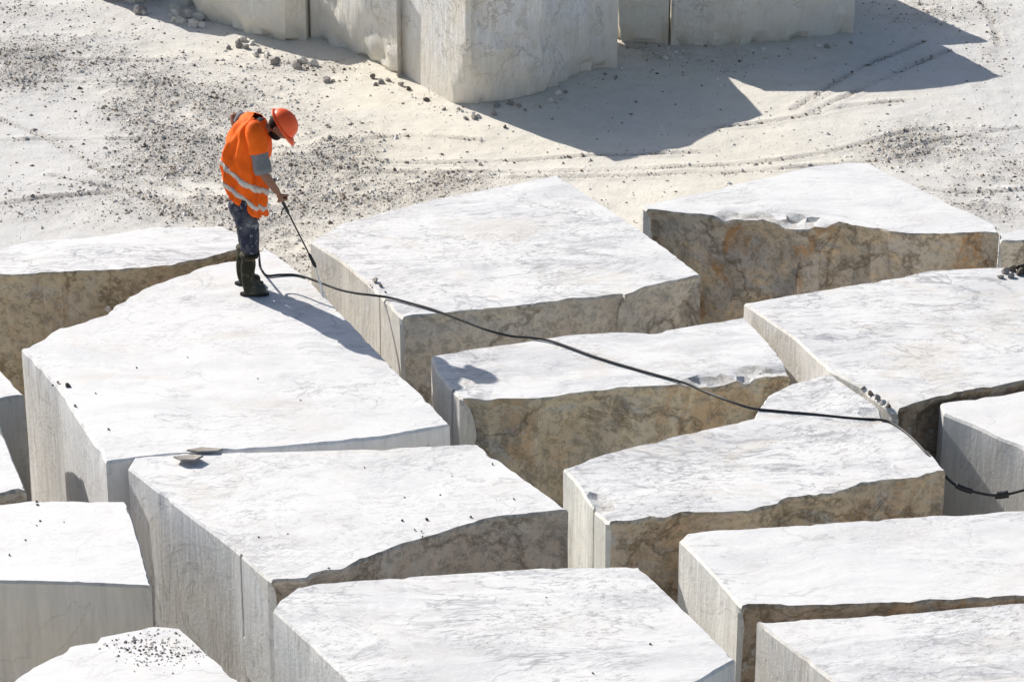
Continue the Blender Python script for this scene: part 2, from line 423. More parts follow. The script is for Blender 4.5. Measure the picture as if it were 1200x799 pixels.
B('M', [(872,355,s),(933,398,s),(973,434,s),(1007,452,s),(1030,468,s),(1052,480,r),(1097,468,r),(1150,458,r),(1200,447,r),(1330,425,s),(1330,306,s),(1200,312,s),(1092,316,s),(1033,328,s),(960,341,s),(920,347,s)],
  BH, 'large grey-veined block at the right edge, in front of the rust stained one', M3(6, 0.8, 5, 1.0, 0.16, base=(0.27,0.21,0.15), rust=0.3, pale=0.15, tint=(0.66,0.64,0.61)), seed=6, chips=[(1012,458,1046,478,0.12,0.05)])
B('L', [(505,417,s),(512,436,s),(525,452,s),(541,468,r),(567,470,r),(633,468,r),(733,455,r),(797,452,r),(850,447,r),(900,441,r),(926,437,s),(912,414,s),(885,384,s),(872,372,s),(820,380,s),(760,389,s),(730,388,s),(660,393,s),(600,402,s),(540,410,s)],
  BH - 0.05, 'middle block under the hose with a bulging brown face and crumbled right corner', M3(7, 0.95, 7, 1.0, 0.16, base=(0.42,0.35,0.25), rust=0.38, pale=0.25, tint=(0.66,0.64,0.60)), seed=7, amp=0.13, cracks=[(530,457,1.2)], chips=[(818,448,918,434,0.13,0.055)])
B('I', [(660,549,s),(673,562,s),(690,588,s),(713,612,r),(750,612,r),(780,609,r),(800,604,r),(877,600,r),(913,591,r),(927,585,r),(980,579,r),(1013,568,r),(1033,565,r),(1077,561,r),(1108,551,s),(1095,535,s),(1074,514,s),(1054,498,s),(1036,490,s),(1029,477,s),(973,437,s),(928,449,s),(900,462,s),(888,480,s),(883,490,s),(800,508,s),(740,523,s),(700,533,s)],
  BH - 0.02, 'grey-veined block the hose runs over before it drops into the gap', M3(8, 1.0, 5, 1.0, 0.18, base=(0.42,0.34,0.24), rust=0.32, pale=0.45, tint=(0.70,0.68,0.63)), seed=8, amp=0.07, facet=0.08, cracks=[(696,594,1.1)], chips=[(700,580,712,606,0.06,0.03),(1020,484,1034,488,0.08,0.04)])
B('N', [(1101,472,s),(1106,484,s),(1135,496,s),(1200,526,s),(1330,588,s),(1330,438,s),(1200,457,s)],
  BH - 0.03, 'smooth sided block under the hose end at the right edge', M3(9, 0.3, 5, 0.4, 0.06, tint=(0.55,0.54,0.52), stain=0.15), seed=9, amp=0.02)
B('G', [(150,548,s),(210,594,s),(273,642,s),(317,681,r),(362,679,r),(367,673,r),(400,669,r),(420,660,r),(467,641,r),(500,630,r),(550,615,r),(600,605,r),(666,597,s),(610,557,s),(560,520,s),(470,524,s),(330,529,s),(200,531,s),(157,536,s)],
  BH, 'wide white block in front of the worker\'s, its left side split by a crack', M3(10, 0.55, 8, 0.8, 0.10, base=(0.36,0.30,0.24), rust=0.12, pale=0.2, tint=(0.72,0.71,0.67), stain=0.30), seed=10, amp=0.05, cracks=[(281,650,0.62)])
B('D', [(320,714,s),(360,750,s),(412,799,s),(455,838,s),(600,836,s),(760,826,s),(815,799,s),(862,772,s),(800,712,s),(750,663,s),(633,665,s),(480,675,s),(400,681,s),(366,684,s),(348,688,s),(328,702,s)],
  BH, 'front block cut by the bottom edge, widest one at the middle', M3(11, 0.8, 6, 0.8, 0.08, tint=(0.70,0.69,0.66), stain=0.15), seed=11, amp=0.03)
B('J', [(796,632,s),(810,646,s),(840,677,s),(868,711,r),(933,711,r),(1033,709,r),(1100,706,r),(1160,704,r),(1330,686,s),(1330,590,s),(1200,597,s),(1067,605,s),(933,615,s),(840,620,s),(805,625,s)],
  BH, 'long white block with thin flowing veins and a narrow dark brown face', M3(12, 0.55, 10, 0.35, 0.06, base=(0.30,0.23,0.16), rust=0.40, pale=0.1, tint=(0.68,0.66,0.62)), seed=12, amp=0.05)
B('Q', [(887,728,s),(900,738,s),(980,800,s),(1040,850,s),(1330,840,s),(1330,698,s),(1200,705,s),(1160,709,s),(1080,716,s),(1000,722,s)],
  BH - 0.02, 'grey streaked block in the bottom right corner', M3(13, 1.0, 12, 1.0, 0.1, tint=(0.62,0.60,0.57)), seed=13, amp=0.02)
B('E', [(-120,596,s),(-120,681,s),(0,680,s),(90,683,s),(177,686,s),(165,640,s),(150,592,s),(146,587,s),(37,586,s),(0,591,s)],
  BH - 0.05, 'clean white block at the left edge with a flat grey front and square lip', M3(14, 0.22, 2, 0.5, 0.05, tint=(0.50,0.48,0.45), stain=0.25), seed=14, amp=0.02)
B('F', [(13,797,s),(-20,825,s),(-20,860,s),(340,860,s),(283,800,s),(211,736,s),(181,733,s),(117,746,s),(112,752,s),(80,756,s)],
  BH - 0.18, 'low block in the bottom left corner with gravel spilled on it', M3(15, 0.35, 6, 0.5, 0.08, tint=(0.6,0.59,0.56)), seed=15, amp=0.02)
B('R1', [(-120,440,s),(-120,470,s),(0,467,s),(28,463,s),(0,432,s),(-20,415,s)],
  BH - 0.02, 'small corner of a white block at the left edge, beside the worker\'s block', M3(16, 0.3, 6, 0.5, 0.05, tint=(0.46,0.44,0.41), stain=0.3), seed=16, amp=0.02)
B('R2', [(-60,581,r),(0,580,r),(31,575,s),(15,537,s),(0,497,s),(-20,480,s),(-60,480,s)],
  BH - 0.02, 'sliver of a white block at the left edge, between two darker gaps', M3(17, 0.3, 6, 0.5, 0.05), seed=17, amp=0.03)

# back row of tall blocks, given by their footprint on the ground
def TB(poly, h, label, mats, **k):
    pts = [(*at(p[0], p[1], 0).xy, p[2]) for p in poly]
    return make_block('marble_block', pts, h, label, mats, pts3=True, group='tall marble blocks standing on the dusty ground', z0=-0.08, **k)
def plane(a, b, c, out):
    n = (b - a).cross(c - a).normalized()
    if n.dot(out) < 0: n = -n
    return (a, n)
def foot_mats(seed, tint, foot=0.7, fc=(0.74, 0.69, 0.59)):
    tint = tuple(q + .05 for q in tint); foot *= 0.75
    m = [mat_top(seed, 0.3), mat_sawn(seed, tint, 0.5, 0.03), mat_sawn(seed + 0.5, tint, 0.5, 0.03), mat_chip(seed)]
    for q in m[1:3]:            # earth stain climbing up from the foot
        t = q.node_tree; bs = next(x for x in t.nodes if x.type == 'BSDF_PRINCIPLED')
        src = bs.inputs['Base Color'].links[0].from_socket
        tc = next(x for x in t.nodes if x.type == 'TEX_COORD'); sx = t.nodes.new('ShaderNodeSeparateXYZ'); t.links.new(tc.outputs['Object'], sx.inputs[0])
        nn = t.nodes.new('ShaderNodeTexNoise'); nn.inputs['Scale'].default_value = 2.2; nn.inputs['Detail'].default_value = 7; t.links.new(tc.outputs['Object'], nn.inputs[0])
        ad = t.nodes.new('ShaderNodeMath'); ad.operation = 'MULTIPLY_ADD'; ad.inputs[1].default_value = 1.6; t.links.new(nn.outputs['Fac'], ad.inputs[0]); t.links.new(sx.outputs[2], ad.inputs[2])
        rp_ = t.nodes.new('ShaderNodeMapRange'); rp_.inputs[1].default_value = 1.05; rp_.inputs[2].default_value = 1.75; rp_.inputs[3].default_value = foot; rp_.inputs[4].default_value = 0.0
        t.links.new(ad.outputs[0], rp_.inputs[0])
        mx = t.nodes.new('ShaderNodeMix'); mx.data_type = 'RGBA'; t.links.new(rp_.outputs[0], mx.inputs[0]); t.links.new(src, mx.inputs[6]); mx.inputs[7].default_value = (*fc, 1)
        t.links.new(mx.outputs[2], bs.inputs['Base Color'])
    return m
TT = dict(amp=0.075, step=0.07, bev=0.02)
ap = at(550, 132, 0); ap.z = 0.95
TB([(468,84,s),(484,95,s),(550,132,w),(640,114,w),(680,94,w),(723,80,s),(690,40,s),(500,40,s)], 1.54,
   'tall pale block standing alone in front of the back row, its corner knocked off', foot_mats(21, (0.68,0.675,0.66), 0.75), seed=21, facet=0.05,
   cuts=[plane(ap, at(529,121,0), at(590,122,0), Vector((0,-1,-.3)))], **TT)
TB([(361,38,s),(366,47,w),(405,66,w),(440,82,w),(466,91,s),(500,62,s),(470,30,s)], 1.12,
   'grey upright block beside the lone tall block, beige towards its foot', foot_mats(22, (0.66,0.655,0.62), 0.9), seed=22, **TT)
TB([(205,8,w),(232,28,w),(290,45,w),(335,52,w),(359,48,s),(380,14,s),(240,-10,s)], 0.74,
   'beige rounded block of the back row, leftmost large one above the rubble', foot_mats(23, (0.68,0.65,0.58), 1.0), seed=23, facet=0.05, **TT)
TB([(90,-8,r),(120,4,r),(158,8,r),(200,0,s),(190,-30,s),(100,-30,s)], 1.2,
   'dark footed block peeping in at the top left edge of the photo', M3(24, 0.3, base=(0.40,0.36,0.32), rust=0.1), seed=24, **TT)
TB([(712,46,w),(722,54,w),(783,54,s),(786,20,s),(720,10,s)], 1.6,
   'narrow beige block between the lone tall block and the widest back block', foot_mats(25, (0.68,0.65,0.57), 1.0), seed=25, **TT)
TB([(785,55,w),(810,57,w),(870,57,w),(930,52,w),(985,44,w),(1000,40,s),(940,8,s),(800,8,s)], 1.52,
   'widest cream block of the back row, casting the long shadow', foot_mats(26, (0.70,0.68,0.62), 0.9), seed=26, facet=0.03, **TT)
TB([(800,3,s),(945,6,s),(985,1,s),(865,-55,s),(780,-50,s)], 1.58,
   'pale block hidden behind the widest cream block, seen by its shadow', foot_mats(27, (0.68,0.65,0.6)), seed=27, **TT)

# ------------------------------------------------------------------ ground
def blob(px, py, cx, cy, rx, ry): return math.exp(-(((px - cx) / rx) ** 2 + ((py - cy) / ry) ** 2))
def to_px(x, y, z=0.0):
    dz = z - CAMZ
    f = y * ct - dz * st; u = y * st + dz * ct
    return 600 + FPX * x / f, 399.5 - FPX * u / f
GB = [(70,70,110,45,.55),(20,75,60,25,.8),(175,120,55,45,.9),(235,170,60,55,1.0),(170,200,50,30,.9),(240,230,90,40,.8),(360,200,70,45,1.0),(330,290,60,40,.8),(430,225,110,25,.9),(520,212,50,12,.9),(300,75,60,22,.35),(390,80,45,14,.6),(420,170,40,20,.5),(300,120,60,25,.6),(60,240,80,20,.35),
      (1100,165,60,20,1.0),(1050,180,50,14,.8),(1180,200,60,18,.8),(1150,240,60,22,.7),(1090,15,60,16,.7),(1160,60,30,40,.3),(690,240,30,10,.4),(640,40,30,10,.3),(740,60,60,12,.5),(820,70,80,20,.3),(960,240,40,10,.2),(20,10,60,20,.3),(540,110,80,14,.4)]
TRK = [[(0,165),(120,163),(260,165),(330,172)],[(0,240),(60,232),(130,226)],[(330,180),(430,188),(560,190),(700,183),(820,178)],[(330,190),(430,200),(540,202),(700,200),(860,192),(960,180),(1085,150)],[(0,140),(60,165),(120,200)],[(840,150),(930,138),(1000,124),(1060,118)],[(0,70),(100,70),(190,72)],[(830,205),(920,197),(1010,190),(1090,180)],[(1150,0),(1165,30),(1170,55)],[(930,128),(1000,85),(1080,50)],[(950,132),(1030,95),(1110,60)],[(380,165),(480,160),(560,165)],[(600,208),(760,205),(900,200)],[(0,100),(80,95),(200,98)],[(60,205),(160,228),(250,262)],[(1060,175),(1120,160),(1200,150)],[(1040,215),(1120,225),(1200,222)],[(560,60),(700,50),(760,60)]]
TW = [[at(p[0], p[1], 0).xy for p in t] for t in TRK]
def smooth_line(t, k=14):
    o = []
    for i in range(len(t) - 1):
        p0, p1, p2, p3 = t[max(0, i - 1)], t[i], t[i + 1], t[min(len(t) - 1, i + 2)]
        for j in range(k):
            u = j / k; o.append(0.5 * ((2 * p1) + (-p0 + p2) * u + (2 * p0 - 5 * p1 + 4 * p2 - p3) * u * u + (-p0 + 3 * p1 - 3 * p2 + p3) * u ** 3))
    o.append(t[-1]); return o
TS = np.array([(q.x, q.y, i) for i, t in enumerate(TW) for q in smooth_line([Vector(p) for p in t], 20)])
def gdens(px, py):
    d = sum(w_ * blob(px, py, a, b, c, e) for a, b, c, e, w_ in GB)
    return d
xf = np.arange(-7.0, 7.01, 0.04); yf = np.arange(25.5, 38.0, 0.04)
xs = np.concatenate([[-900, -300, -100, -50, -30, -20, -14, -10, -8], xf, [8, 10, 14, 20, 30, 50, 100, 300, 900]])
ys = np.concatenate([[-300, -100, -30, -10, 0, 5, 10, 14, 17, 20, 22, 24, 25], yf, [39, 41, 44, 50, 60, 80, 120, 200, 400, 1200]])
X, Y = np.meshgrid(xs, ys)
nx, ny = len(xs), len(ys)
Z = np.zeros_like(X); GR = np.zeros_like(X); PL = np.zeros_like(X)
for j in range(ny):
    fy = 25.4 < ys[j] < 38.1
    for i in range(nx):
        x, y = xs[i], ys[j]
        if fy and abs(x) < 7.1:
            px, py = to_px(x, y)
            g = gdens(px, py)
            n1 = noise.noise(Vector((x * 1.3, y * 1.3, 0))); n2 = noise.noise(Vector((x * 5, y * 5, 3))); n3 = noise.noise(Vector((x * 14, y * 14, 9)))
            g = max(0, min(1, g * (0.75 + 0.9 * n1 + 0.7 * n2)))
            Z[j, i] = 0.018 * n1 + (0.006 + 0.016 * g) * n2 + (0.002 + 0.013 * g) * n3
            GR[j, i] = g
            PL[j, i] = max(0, min(1, 1.25 - px / 330 + 0.5 * n1)) if px < 600 else max(0, min(1, (px - 900) / 260 + 0.4 * n1))
fx = (np.abs(X) < 7.1) & (Y > 25.4) & (Y < 38.1)
d2 = np.full(X.shape, 9.0)
idx = np.where(fx); pts = np.stack([X[idx], Y[idx]], 1); dm = np.full(len(pts), 9.0)
for k in range(0, len(TS)): dm = np.minimum(dm, (pts[:, 0] - TS[k, 0]) ** 2 + (pts[:, 1] - TS[k, 1]) ** 2)
dm = np.sqrt(dm); brk = np.array([0.6 + 0.8 * noise.noise(Vector((p[0] * 2.2, p[1] * 2.2, 5))) for p in pts]).clip(0, 1)
Z[idx] += brk * (-0.034 * np.exp(-(dm / 0.035) ** 2) + 0.014 * np.exp(-((dm - 0.075) / 0.03) ** 2))
GR[idx] = np.clip(GR[idx] + 1.1 * brk * np.exp(-(dm / 0.05) ** 2), 0, 1)
V = np.stack([X.ravel(), Y.ravel(), Z.ravel()], 1)
ii = (np.arange(ny - 1)[:, None] * nx + np.arange(nx - 1)[None, :]).ravel()
Fq = np.stack([ii, ii + 1, ii + nx + 1, ii + nx], 1)
gm = bpy.data.meshes.new('ground'); gm.from_pydata(V.tolist(), [], Fq.tolist())
for nm, A_ in (('gravel', GR), ('pale', PL)):
    a_ = gm.attributes.new(nm, 'FLOAT', 'POINT'); a_.data.foreach_set('value', A_.ravel().astype(np.float32))
gm.materials.append(mat_ground()); gm.polygons.foreach_set('use_smooth', [True] * len(gm.polygons))
tag(obj('ground', gm), 'pale dusty quarry floor with tyre ruts and gravel', kind='structure')
def ground_z(x, y):
    j = int(np.clip(round((y - 25.5) / 0.04), 0, len(yf) - 1)) + 13; i = int(np.clip(round((x + 7) / 0.04), 0, len(xf) - 1)) + 9
    return Z[j, i], GR[j, i]

# ------------------------------------------------------------------ gravel (uncountable)
ICO = None
def ico(sub=1):
    bm = bmesh.new(); bmesh.ops.create_icosphere(bm, subdivisions=sub, radius=1)
    v = np.array([x.co[:] for x in bm.verts]); f = [[q.index for q in x.verts] for x in bm.faces]; bm.free(); return v, f
iv, if_ = ico(1)
octv = np.array([(1,0,0),(-1,0,0),(0,1,0),(0,-1,0),(0,0,1),(0,0,-1)], float)
octf = [(0,2,4),(2,1,4),(1,3,4),(3,0,4),(2,0,5),(1,2,5),(3,1,5),(0,3,5)]
def scatter_mesh(name, P, sizes, mat, rs, base=(octv, octf)):
    bv, bf = base; nb = len(bv); n = len(P)
    V = np.repeat(bv[None], n, 0) * rs.uniform(0.6, 1.35, (n, nb, 1))
    V = V * np.stack([rs.uniform(.8, 1.3, n), rs.uniform(.7, 1.2, n), rs.uniform(.5, .9, n)], 1)[:, None, :]
    a = rs.uniform(0, 6.28, n); c, s_ = np.cos(a)[:, None], np.sin(a)[:, None]
    x = V[:, :, 0] * c - V[:, :, 1] * s_; y = V[:, :, 0] * s_ + V[:, :, 1] * c
    V = np.stack([x, y, V[:, :, 2]], 2) * sizes[:, None, None] + P[:, None, :]
    F = (np.array(bf)[None] + (np.arange(n) * nb)[:, None, None]).reshape(-1, 3)
    me = bpy.data.meshes.new(name); me.from_pydata(V.reshape(-1, 3).tolist(), [], F.tolist()); me.materials.append(mat); return me
rs = np.random.RandomState(5)
GM = mat_gravel()
# top outlines on the ground, so that gravel keeps off the blocks' footprints is not needed: blocks hide it
P, SZ = [], []
for k in range(480000):
    x = rs.uniform(-6.6, 6.6); y = rs.uniform(27.0, 37.6)
    z, g = ground_z(x, y)
    if rs.rand() < 0.012 + 0.42 * g ** 1.3:
        P.append((x, y, z)); SZ.append(0.004 + 0.006 * rs.rand() + (0.022 * rs.rand() ** 7))
P = np.array(P); SZ = np.array(SZ); P[:, 2] += SZ * 0.05
tag(obj('gravel', scatter_mesh('gravel', P, SZ, GM, rs)), 'loose grey and brown gravel strewn over the dusty ground', 'gravel', kind='stuff')
print('GRAVEL', len(P))

# gravel spilled on the block in the bottom left corner
def spill(cx, cy, rx, ry, n, h, smin, smax, name, label, clip):
    clip = [(a_, b_) for a_, b_ in clip]
    P, SZ = [], []
    for k in range(n):
        px = rs.normal(cx, rx); py = rs.normal(cy, ry) + (px - cx) * 0.15
        if not inside(np.array([[px, py]]), clip)[0]: continue
        p = at(px, py, h); q = smin + (smax - smin) * rs.rand() ** 2
        P.append((p.x, p.y, h + q * 0.3)); SZ.append(q)
    tag(obj(name, scatter_mesh(name, np.array(P), np.array(SZ), GM, rs)), label, 'gravel', kind='stuff')
spill(182, 758, 27, 12, 520, BH - 0.18, 0.003, 0.013, 'gravel', 'scatter of small dark gravel on the low block in the bottom left corner', [(60,775),(118,750),(181,737),(209,740),(262,785),(270,799),(120,799)])
spill(862, 438, 32, 6, 160, BH - 0.09, 0.006, 0.022, 'gravel', 'crumbs of broken stone along the crumbled front corner of the middle block', [(800,440),(905,425),(922,436),(895,439),(850,445),(805,449)])

# ------------------------------------------------------------------ single stones and rubble
stone_mats = [mat_plain('grey_stone', (0.34, 0.31, 0.28), 0.9, 0.2, 0.3, 12, 0.01), mat_plain('pale_stone', (0.66, 0.63, 0.57), 0.9, 0.2, 0.2, 12, 0.01), mat_plain('dark_stone', (0.13, 0.11, 0.09), 0.9, 0.2, 0.3, 12, 0.01)]
bigv, bigf = ico(2)
def rock_mesh(seed, mat, sub=True):
    rr = np.random.RandomState(seed); v = (bigv if sub else iv).copy(); f = bigf if sub else if_
    # chop with random planes into a faceted stone
    for k in range(7):
        n = rr.normal(size=3); n /= np.linalg.norm(n); d = rr.uniform(0.45, 0.8)
        t = v @ n - d; v = v - np.clip(t, 0, None)[:, None] * n
    v *= (1 + 0.06 * rr.normal(size=(len(v), 1)))
    v *= np.array([rr.uniform(.8, 1.3), rr.uniform(.7, 1.1), rr.uniform(.5, .85)])
    v[:, 2] -= v[:, 2].min() * 0.8
    return mesh('rock', v.tolist(), f, [mat])
RM = [[rock_mesh(100 + i, m) for i in range(4)] for m in stone_mats]
def rock(px, py, z, size, kind, label, group, name='stone', sq=1.0):
    p = at(px, py, z)
    if z > 0.3 and size < 0.025: size *= 0.72
    if z < 0.3: p.z = ground_z(p.x, p.y)[0] - size * 0.1
    o = obj(name, RM[kind][random.randrange(4)], loc=p)
    o.rotation_euler = (random.uniform(-.2, .2), random.uniform(-.2, .2), random.uniform(0, 6.28)); o.scale = (size, size, size * sq)
    tag(o, label, 'stone', group); return o
rr = random.Random(3)
for k in range(46):
    t = rr.random()
    if k < 20: px, py, sz = rr.uniform(158, 238), 0, rr.uniform(.035, .10); py = 6 + (px - 158) * 0.26 + rr.uniform(-5, 9)
    else: px = rr.uniform(262, 398); py = 44 + (px - 262) * 0.34 + rr.uniform(-4, 13); sz = rr.uniform(.02, .07)
    if k < 20: rock(px, py, 0, sz, rr.choice([0, 1, 1]), 'pale stone in the rubble heap by the beige block', 'rubble at the foot of the beige rounded block')
    else: rock(px, py, 0, sz, rr.choice([0, 0, 1]), 'small stone at the foot of the grey upright block', 'rubble along the foot of the grey upright block')
for (px, py, sz) in [(437,92,.05),(446,98,.06),(455,95,.045),(440,100,.04),(470,101,.05),(478,106,.04),(500,118,.04),(520,128,.035),(592,150,.03)]:
    rock(px, py, 0, sz, rr.choice([0, 2]), 'dark stone at the foot of the lone block', 'dark stones at the foot of the lone tall block')
BASE_ = [(530,124),(556,130),(600,120),(640,114),(680,95),(723,82),(783,58),(870,60),(930,55),(1000,44)]
for k in range(34):
    u = rr.uniform(0, len(BASE_) - 1.01); i = int(u); u -= i
    px = BASE_[i][0] + (BASE_[i + 1][0] - BASE_[i][0]) * u; py = BASE_[i][1] + (BASE_[i + 1][1] - BASE_[i][1]) * u + rr.uniform(1, 12)
    if px < 723: rock(px, py, 0, rr.uniform(.015, .05), rr.choice([0, 1, 1]), 'shaded stone by the foot of the lone block', 'shaded stones by the foot of the lone block')
    else: rock(px, py, 0, rr.uniform(.015, .05), rr.choice([0, 1, 1]), 'shaded stone by the widest back block', 'shaded stones by the foot of the widest back block')
for (px, py, sz) in [(1178,320,.04),(1188,318,.05),(1196,322,.05),(1184,325,.035),(1172,326,.03),(1199,316,.07),(1205,322,.07)]:
    rock(px, py, BH, sz, 2 if sz > .04 else 0, 'dark stone on the block at the right edge', 'dark rubble on the block at the right edge')
GA = 'small chips lying on the worker\'s block'
for (px, py, sz) in [(79,453,.030),(68,449,.022),(62,452,.015),(88,476,.022),(112,461,.015),(127,503,.018),(160,431,.012),(220,419,.010),(302,444,.012),(352,469,.012),(184,462,.009),(250,407,.008)]:
    rock(px, py, BH, sz, rr.choice([0, 2]), 'small dark chip on the worker\'s block', GA)
rock(127, 365, BH - 0.03, .035, 0, 'brown stone sitting on the curved far edge of the worker\'s block', None)
for (px, py, sz) in [(440,331,.035),(446,336,.025),(434,335,.018),(452,343,.015)]:
    rock(px, py, BH, sz, rr.choice([0, 1]), 'pale crumb at the left edge of the hose draped block', 'crumbs at the left edge of the hose draped block')
GG = 'small chips lying on the wide cracked block'
for (px, py, sz) in [(500,609,.022),(471,610,.014),(552,606,.018),(486,621,.014),(494,623,.012),(474,583,.012),(516,580,.012),(602,585,.014),(495,629,.014),(337,626,.012),(427,548,.012),(577,544,.014),(530,558,.009),(385,666,.014),(303,630,.014)]:
    rock(px, py, BH, sz, rr.choice([0, 2]), 'small dark chip on the wide cracked block', GG)
GE = 'small chips lying on the clean white block at the left edge'
for (px, py, sz) in [(44,592,.020),(43,588,.016),(47,611,.018),(43,616,.012),(30,633,.012),(11,650,.016),(75,612,.010),(150,570,.010)][:7]:
    rock(px, py, BH - 0.05, sz, rr.choice([0, 2]), 'small dark chip on the clean block at the left edge', GE)
for (px, py, sz) in [(762,755,.014),(695,789,.012),(640,700,.008)]:
    rock(px, py, BH, sz, 2, 'tiny dark chip on the widest front block', 'tiny chips on the widest front block')
for (px, py, sz) in [(1020,462,.03),(1027,468,.035),(1034,474,.03),(1041,477,.025),(1012,456,.025)]:
    rock(px, py, BH - 0.02, sz, rr.choice([0, 1, 2]), 'broken piece at the chipped edge by the hose', 'broken pieces at the chipped edge above the hose')

ORD = 'first second third fourth fifth sixth seventh eighth ninth tenth eleventh twelfth thirteenth fourteenth fifteenth sixteenth seventeenth eighteenth nineteenth twentieth'.split()
ORD += ['twenty-' + q for q in ORD[:9]]
gs = {}
for o in COL.objects:
    if o.get('category') == 'stone' and o.get('group'): gs.setdefault(o['group'], []).append(o)
for g_, L_ in gs.items():
    L_.sort(key=lambda o: to_px(*o.location)[0])
    med = sorted(o.scale.x for o in L_)[len(L_) // 2]
    for i_, o in enumerate(L_):
        szw = 'larger' if o.scale.x > med * 1.15 else 'smaller' if o.scale.x < med * .85 else 'medium'
        pos = 'leftmost' if i_ == 0 else 'rightmost' if i_ == len(L_) - 1 else ORD[i_] + ' from the left'
        o['label'] = szw + ' ' + o['label'].replace('small ', '').replace('tiny ', '') + ', ' + pos

# two thin flakes by the back edge of the wide cracked block
def flake(pxs, z, th, lift, label):
    P = [at(a, b, z) for a, b in pxs]; c = sum(P, Vector()) / len(P)
    n = len(P); v = []
    for q in P: v.append((q.x - c.x, q.y - c.y, lift * (1 if q.y < c.y else 0.1)))
    for q in P: v.append(((q.x - c.x) * .93, (q.y - c.y) * .93, th + lift * (1 if q.y < c.y else 0.1)))
    f = [list(range(n)), list(range(2 * n - 1, n - 1, -1))] + [[i, n + i, n + (i + 1) % n, (i + 1) % n] for i in range(n)]
    me = mesh('stone_flake', v, f, [stone_mats[0]]); bm = bmesh.new(); bm.from_mesh(me); bmesh.ops.recalc_face_normals(bm, faces=bm.faces); bm.to_mesh(me); bm.free()
    o = obj('stone_flake', me, loc=(c.x, c.y, z)); tag(o, label, 'stone flake', 'thin flakes by the back edge of the wide cracked block')
flake([(203,541),(213,535),(228,534),(239,540),(229,545),(212,545)], BH + .004, .012, .035, 'thin curved white flake with a dark underside, right of the block corner')
flake([(218,530),(236,525),(262,527),(256,531),(230,532)], BH + .004, .012, .012, 'longer flat flake lying in the joint below the worker\'s block')

# ------------------------------------------------------------------ person
SX, SZ_ = 140.0, 129.0
FOOT = at(295, 340, BH)
def J(px, py, dy): return Vector(((px - 295) / SX, dy, (340 - py - 55 * dy) / SZ_))
def bake(o):
    dg = bpy.context.evaluated_depsgraph_get(); dg.update()
    me = bpy.data.meshes.new_from_object(o.evaluated_get(dg)); return me
def skin_mesh(chains, root=0, sub=2):
    """chains: list of lists of (Vector, radius or (rx,ry)); a chain may start with an int = index of an earlier vertex"""
    vs, es, rad = [], [], []
    for ch in chains:
        prev = None
        for it in ch:
            if isinstance(it, int): prev = it; continue
            vs.append(it[0]); rad.append(it[1]); i = len(vs) - 1
            if prev is not None: es.append((prev, i))
            prev = i
    me = bpy.data.meshes.new('t'); me.from_pydata([tuple(v) for v in vs], es, [])
    o = obj('t', me)
    md = o.modifiers.new('s', 'SKIN'); md.use_smooth_shade = True
    md.branch_smoothing = 0.4
    for i, v in enumerate(me.skin_vertices[0].data):
        q = rad[i]; v.radius = q if isinstance(q, tuple) else (q, q); v.use_root = (i == root)
    o.modifiers.new('u', 'SUBSURF').levels = sub; o.modifiers[-1].render_levels = sub
    out = bake(o); bpy.data.objects.remove(o); return out
def join_meshes(ms, voxel=None):
    bm = bmesh.new()
    for m in ms: bm.from_mesh(m)
    me = bpy.data.meshes.new('j'); bm.to_mesh(me); bm.free()
    if voxel:
        o = obj('t', me); md = o.modifiers.new('r', 'REMESH'); md.mode = 'VOXEL'; md.voxel_size = voxel; md.use_smooth_shade = True
        sm = o.modifiers.new('k', 'SMOOTH'); sm.factor = 0.5; sm.iterations = 2
        me = bake(o); bpy.data.objects.remove(o)
    return me
def ellip(c, r_, fwd, up, seg=24, rings=16, fn=None):
    """sphere in a frame: x=fwd, z=up"""
    fwd = fwd.normalized(); up = (up - fwd * up.dot(fwd)).normalized(); side = up.cross(fwd)
    bm = bmesh.new(); bmesh.ops.create_uvsphere(bm, u_segments=seg, v_segments=rings, radius=1)
    for v in bm.verts:
        p = v.co.copy()
        if fn: p = fn(p)
        v.co = c + fwd * p.x * r_[0] + side * p.y * r_[1] + up * p.z * r_[2]
    me = bpy.data.meshes.new('e'); bm.to_mesh(me); bm.free(); return me
M_skin = mat_plain('weathered_skin', (0.25, 0.12, 0.075), 0.55, 0.35, 0.15, 25)
M_orange = mat_plain('orange_safety_fabric', (1.0, 0.135, 0.008), 0.75, 0.2, 0.22, 7, 0.02)
M_strip = mat_plain('reflective_tape', (0.62, 0.56, 0.50), 0.45, 0.5, 0.12, 40)
M_grey = mat_plain('grey_shirt', (0.19, 0.195, 0.205), 0.85, 0.15, 0.15, 30, 0.004)
M_hair = mat_plain('dark_hair', (0.018, 0.014, 0.012), 0.8, 0.2, 0.3, 60)
M_helmet = mat_plain('orange_helmet_plastic', (0.88, 0.105, 0.018), 0.42, 0.5, 0.06, 10, 0)
M_black = mat_plain('black_rubber', (0.016, 0.016, 0.018), 0.5, 0.4, 0.2, 40)
def mat_spot(name, a, b, lo, hi, sc=18):
    n = N(name, 0.85, 0.2); p = n.tc.outputs['Object']
    c = n.mix(n.ramp(n.noise(p, sc, 6, 0.7), [(lo, 0.0), (hi, 1.0)]), a, b)
    c = n.mix(n.math('MULTIPLY', n.ramp(n.noise(p, 5, 4, 0.6), [(0.45, 0.0), (0.65, 1.0)]), 0.35), c, tuple(q * .6 + .08 for q in b))
    n.col(c); n.bump(n.noise(p, 9, 6, 0.65), 0.02, 0.9); return n.m
M_trou = mat_spot('splashed_navy_cloth', (0.028, 0.033, 0.055), (0.42, 0.42, 0.42), 0.56, 0.68)
M_boot = mat_spot('dusty_olive_rubber', (0.030, 0.030, 0.018), (0.20, 0.185, 0.13), 0.55, 0.70, 10)

